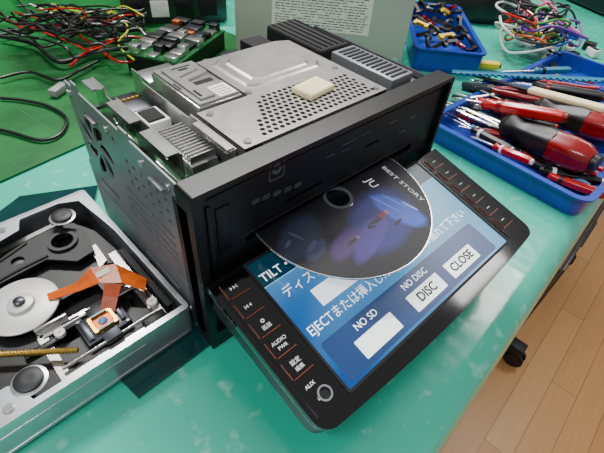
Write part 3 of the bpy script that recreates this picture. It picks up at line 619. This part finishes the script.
for a0 in ((596,86,2.4,505,76,2.0,'red','red handled pliers at the far side of the tray',.8,.34),
 (548,108,1.2,462,88,1.0,'black','black handled pliers beneath the red screwdrivers',.8,.34),
 (548,98,3.4,462,84,2.2,'dred','dark red handled cutters with steel jaws near the far rim',.75,.34),
 (520,122,1.0,456,104,.9,'teal','teal handled small pliers at the left end of the tray',.6,.28),
 (588,130,1.0,510,110,.9,'black','black handled cutters low in the middle of the tray',.7,.34),
 (524,138,.9,468,118,.8,'red','small red handled pliers near the left wall of the tray',.5,.24),
 (580,104,2.2,500,92,1.8,'black','black handled needle pliers between the red ones',.6,.28),
 (574,160,.9,508,136,.8,'black','small black handled cutters under the fat screwdriver near the wall',.5,.26),
 (508,106,.9,452,96,.8,'orange','orange handled nippers in the far left corner of the tray',.5,.26),
 (600,172,2.0,548,152,1.4,'red','red handled snips resting on the near corner tools',.55,.28)):
    pliers(Z(*a0[:3]),Z(*a0[3:6]),a0[6],a0[7],a0[8],a0[9])
o=thing('file','pale yellow handled file lying over the tools at the right','file'); aim(o,Z(606,110,4.9),Z(530,90,3.6))
MB().box(-.6,.6,0,8,-.3,.35,bev=.22,seg=3).build('handle','cream',o); MB().box(-.35,.35,7.8,15,-.1,.1,bev=.03).build('blade','zdark',o)
o=thing('tweezers','pointed steel tweezers at the left end of the tray','tweezers'); aim(o,Z(505,130,2.2),Z(448,104,1.6))
for s in (-1,1): MB().tube([(0,0,0),(s*.45,2.5,0),(s*.5,6,0),(s*.05,10,0)],[.16]*6+[.18]*6+[.12]*5+[.05]*3,seg=6).build('arm','steel',o)
o=thing('comb_strip','long teal toothed plastic strip along the far rim of the tray','plastic strip'); aim(o,Z(452,72,3.0),Z(562,78,3.6))
k=MB().box(-.5,.3,0,20,-.12,.12,bev=.04)
for i in range(26): k.box(.3,.7,.4+i*.75,.75+i*.75,-.1,.1)
k.build('strip','teal',o)
for i,(x0,y0,x1,y1,z,mk_,lab) in enumerate(((470,114,500,106,.8,'zdark','dark steel hex key lying flat in the tray'),(488,132,520,122,.9,'brass','short brass rod lying between the tools'),(470,98,512,92,2.4,'steel','bright steel rod near the far left of the tray'),(455,108,486,96,1.0,'steel','short bright pin in the far left corner of the tray'),(520,140,556,136,.8,'zdark','dark steel bar between the two fat screwdrivers and near wall'))):
    a_=Z(x0,y0,z);b_=Z(x1,y1,z); n_=(b_-a_).normalized(); side=Vector((-n_.y,n_.x,0))
    tag(MB().tube([a_+side*1.4,a_+side*.3,a_+n_*.4,a_.lerp(b_,.5),b_] if i==0 else [a_,a_.lerp(b_,.5),b_],.17,seg=6).build('hex_key' if i==0 else 'metal_rod',mk_),lab,'tool')
# ---- bin behind with small parts
dA=Vector((math.cos(ang),math.sin(ang),0)); q0=Vector((pa.x,pa.y,0))+dA*1.6; bang=ang
bn=thing('parts_bin','blue parts bin with dark bits of plastic between grey case and tool tray','bin',q0,bang)
k=MB(); k.prism(rect(0,9,0,20,.8,4),.1,.4); k.prism(rect(0,9,0,20,.8,4),.3,3.0,[rect(.3,8.7,.3,19.7,.6,4)]); k.build('bin_wall','blue',bn)
k=MB(); k.prism(rect(-.3,9.3,-.3,20.3,1,4),2.9,3.1,[rect(.3,8.7,.3,19.7,.6,4)]); k.build('bin_rim','blue',bn)
bi=Matrix.Translation(q0)@Matrix.Rotation(bang,4,'Z')
cols=[('black','black'),('yellow','yellow'),('black','black'),('rubber','dark grey'),('black','black'),('zdark','steel grey'),('black','black'),('rubber','dark grey'),('black','black'),('dred','dark red')]
for i in range(30):
    mk_,cn=cols[(i*3+i//10)%10]; x=1.5+(i%5)*1.5; y=1.6+(i//5)*3.3+random.uniform(-.6,.6); p=bi@Vector((x,y,2.9+random.uniform(0,.6)))
    o=thing('plastic_clip','loose %s clip in the blue parts bin'%cn,'clip',p,0,group='loose %s clips in the parts bin'%cn)
    o.rotation_euler=(random.uniform(-.6,.6),random.uniform(-.6,.6),random.uniform(0,3))
    if i%3: MB().prism([(-1.2,-.3),(1.2,-.4),(1.2,.4),(.7,.5),(.6,.1),(-.6,.1),(-.8,.4),(-1.2,.3)],-.25,.25).build('clip_body',mk_,o)
    else: MB().tube([(-1.2,0,0),(-.3,.4,.3),(.5,-.1,.3),(1.2,.3,0)],.3,seg=8).build('clip_body',mk_,o)
# ---- wire harness
hc=P(530,50,0)
wc=['purple','pink','black','wht','ylw','black','blue','orange','green','black','pink','purple','black','yellow','wht','red','black','purple','black','blue','black','pink','black','wht','purple','black','red','black','green','black','pink','black']
nm={'purple':'purple','pink':'pink','black':'black','wht':'white','ylw':'yellow-green','red':'red','blue':'blue','orange':'orange','green':'green','yellow':'yellow'}
for i,cn in enumerate(wc):
    x=hc.x+random.uniform(-5,7); y=hc.y+random.uniform(-2.5,3); pts=[]; a0=random.uniform(0,6); ra=random.uniform(1.8,4)
    for j in range(9): pts.append((x+ra*math.cos(a0+j*.9)+random.uniform(-1.5,1.5),y+ra*math.sin(a0+j*.9)+random.uniform(-1.5,1.5),.6+2.2*abs(math.sin(j*.8+i))+.12*i))
    tag(MB().tube(pts,.17).build('wire',cn),'%s wire curled in the harness heap beyond the tool tray'%nm[cn],'wire','%s wires in the harness heap'%nm[cn])
for i in range(8):
    p=Vector((hc.x-8+i*2.4,hc.y-7+(i%3)*1.4,.1)); cn='black' if i%3==1 else 'white'; o=thing('wire_plug','%s multi-pin plug in the harness heap'%cn,'plug',p,i*.7,group='%s plugs in the harness heap'%cn)
    MB().box(-.9,.9,-.6,.6,0,1.1,bev=.1).build('plug_body',cn,o); MB().box(-.7,.7,-.4,.4,1.1,1.15).build('pin_face','matte',o)
q=P(520,40,0)
o=thing('black_box','low black equipment box at the far right of the bench','box',(q.x+22,q.y-14,0),R_(-25))
MB().box(0,40,0,26,.2,9,bev=.8,seg=3).build('box_body','black',o); MB().box(2,38,2,24,9,9.3,bev=.1).build('box_lid','darkwood',o)
q=P(470,20,0)
o=thing('black_pouch','slumped black pouch behind the coloured wire heap','pouch',(q.x+6,q.y+4,0),R_(-30))
MB().lathe([(0,.1),(9,.1),(10,1.5),(9.6,5),(8,7.6),(4,8.2),(0,8.3)],seg=28,lobes=5,amp=.1,lz=(.5,8)).build('pouch_body','rubber',o); MB().tube([(-5,0,7.5),(-2,2,9),(2,2,9.2),(5,0,7.6)],.4).build('strap','black',o)
# ================================================================ LEFT BACK CLUTTER
def cable(pts,r,mk_,label,z=.5,grp=None):
    q=[P(p[0],p[1],p[2] if len(p)>2 else z) for p in pts]
    return tag(MB().tube(q,r).build('cable',mk_),label,'cable',grp)
cable([(0,98),(22,100),(48,106),(66,118),(60,134),(40,140),(10,132),(-10,128)],.16,'black','black cable making an open loop on the green mat')
cable([(0,78),(30,72),(58,80),(80,70),(100,60)],.16,'black','black cable running toward the back corner of the stereo',.8)
cable([(0,14),(24,28),(60,26),(92,44),(120,62),(150,56)],.15,'red','red wire arching from the far left over the green mat',1.5)
cable([(70,66),(92,48),(118,38),(140,38),(156,50)],.15,'red','short red wire curving behind the stereo corner',2)
cable([(52,4),(80,12),(112,12),(128,28),(118,44),(134,60)],.12,'ylw','yellow-green wire curving above the green mat',2.2)
cable([(30,4),(60,16),(96,24),(130,22),(150,40)],.12,'wht','white wire running behind the stereo',2.5)
cable([(0,36),(34,44),(60,62),(92,52),(128,48)],.28,'rubber','thick black lead crossing the green mat',1)
cable([(50,6),(66,20),(98,36),(132,20),(146,14)],.3,'rubber','thick black lead sagging at the top left',2)
cable([(84,8),(96,16),(120,30),(140,30),(152,44)],.3,'rubber','thick black lead ending behind the stereo',1.2)
cable([(10,-8),(28,14),(20,30),(-10,36)],.16,'rubber','black wire bent at the far left edge of the mat',1)
mix=['black','black','black','rubber','ylw','black','red','black','black','black','black','black','black','black','black','black','black','black','rubber','black','black','red','black','black','rubber','black','red','black','black','black']
cn_={'black':'black','rubber':'black','red':'red','ylw':'yellow-green','wht':'white','orange':'orange'}
for i,mk_ in enumerate(mix):
    x=random.uniform(-10,60); y=random.uniform(6,34); pts=[]
    for j in range(7):
        pts.append((x,y,.6+random.uniform(0,2.5)+.1*i)); x+=random.uniform(8,24); y+=random.uniform(-9,12); y=max(5,min(62,y)); x=min(x,134+j*2)
    cable(pts,random.uniform(.1,.17) if mk_ in('black','rubber') else .1,mk_,'thin %s wire in the tangle on the green mat'%cn_[mk_],grp='thin %s wires tangled on the mat'%cn_[mk_])
q=P(60,93,.3); o=thing('wire_plug','grey plug lying on the mat beside the stereo corner','plug',q,.6)
MB().box(-1.1,1.1,-.5,.5,0,.8,bev=.12).build('plug_body','greyc',o); MB().box(1.1,1.7,-.3,.3,.2,.6,bev=.05).build('plug_tip','steel',o)
def board(px,py,rz,lab,sx,sy,seed):
    q=P(px,py,.3); o=thing('circuit_board',lab,'circuit board',(q.x,q.y,.3),rz); rr=random.Random(seed)
    MB().box(-sx,sx,-sy,sy,2,2.2).build('board','pcb',o); MB().box(-sx+.1,sx-.1,-sy+.1,sy-.1,0,2).build('board_spacer','black',o)
    n=int(sx*1.6)
    for i in range(n):
        for j in range(3):
            w_=rr.uniform(.6,1.3)*sx/n; h_=rr.uniform(.4,.85)*sy/3; x=-sx+sx*2*(i+.5)/n; y=-sy+sy*2*(j+.5)/3
            MB().box(max(-sx,x-w_),min(sx,x+w_),y-h_,y+h_,2.2,2.2+rr.uniform(.3,1.0),bev=.05).build('chip',rr.choice(['steel','matte','zinc','matte','zdark','copper','black','steel']),o)
board(180,58,.5,'loose green circuit board with metal cans behind the stereo',6,3.6,3)
q=P(200,26,0); o=thing('dark_module','dark metal module with a row of sockets behind the loose circuit board','module',(q.x-2,q.y+2,0),-.45)
MB().box(-8,7,0,9,.25,5,bev=.2).build('module_case','zdark',o)
for i in range(4): MB().box(-7.5+i*3.5,-5+i*3.5,-.4,.05,1.2,3.4,bev=.1).build('socket',['black','white','black','matte'][i],o)
q=P(96,-6,0); o=thing('power_supply','black bench power supply box behind the cables','power supply',(q.x-2,q.y+2,0),-.5)
MB().box(-14,30,0,18,.3,16,bev=.4).build('case','black',o)
for i in range(3): MB().cyl((5+i*6,-1,5),1,1,axis='y',seg=20,bev=.1).build('knob','rubber',o)
q=P(228,16,0); o=thing('spray_bottle','dark bottle standing between the dark module and grey case','bottle',(q.x,q.y+8,0))
MB().lathe([(2.6,.1),(2.8,.4),(2.8,9),(2.2,11),(1.2,12),(1.2,13)],seg=28).build('bottle_body','gloss',o); MB().lathe([(1.35,13),(1.35,15.4),(1,15.8),(0,15.8)],seg=20).build('bottle_cap','black',o)
# ================================================================ TROLLEY under bench edge
bM=Matrix.Translation((a.x,a.y,0))@Matrix.Rotation(brz,4,'Z')
cb=bM.inverted()@P(514,357,FZ+2)
tp=bM@Vector((cb.x+3,cb.y+3.2,FZ))
tl=thing('drawer_trolley','dark drawer trolley on castors standing under the bench edge','trolley',tp,brz)
MB().box(-4,44,0,38,7,34,bev=.6).build('trolley_body','zdark',tl)
for i in range(3):
    d_=MB().box(-2,42,-.5,.2,8.5+i*8.3,16+i*8.3,bev=.2).build('drawer','zdark',tl); MB().box(14,26,-1.1,-.4,11.5+i*8.3,12.2+i*8.3,bev=.15).build('handle','black',d_)
for x,y in ((-3,-3.2),(43,-1),(-1,36),(42,36)):
    k=MB()
    for s in (-1,1): k.cyl((x-.7+s*1.0,y,2.4),2.3,1.3,axis='x',seg=24,bev=.3)
    k.box(x-1.6,x+1.6,y-1,y+2.8,4,7,bev=.3); k.build('castor','rubber',tl)
# ================================================================ LIGHTS
def area(loc,size,power,col,target,asp=.35):
    l=bpy.data.lights.new('lamp','AREA'); l.size=size; l.energy=power; l.color=col; l.shape='RECTANGLE'; l.size_y=size*asp
    o=bpy.data.objects.new('ceiling_lamp',l); C.objects.link(o); o.location=loc; o.rotation_euler=(Vector(target)-Vector(loc)).to_track_quat('-Z','Y').to_euler()
area((.55,.85,1.35),1.2,46,(1,.99,.97),(.15,0,0),.08)
area((-.7,-.2,1.5),.9,16,(.96,.98,1),(.1,.1,0),.1)
area((1.6,.0,1.5),1.0,18,(1,.98,.95),(.8,-.1,-.5))
wd=bpy.data.worlds.new('world'); bpy.context.scene.world=wd; wd.use_nodes=True
wd.node_tree.nodes['Background'].inputs[0].default_value=(.87,.87,.88,1); wd.node_tree.nodes['Background'].inputs[1].default_value=.42
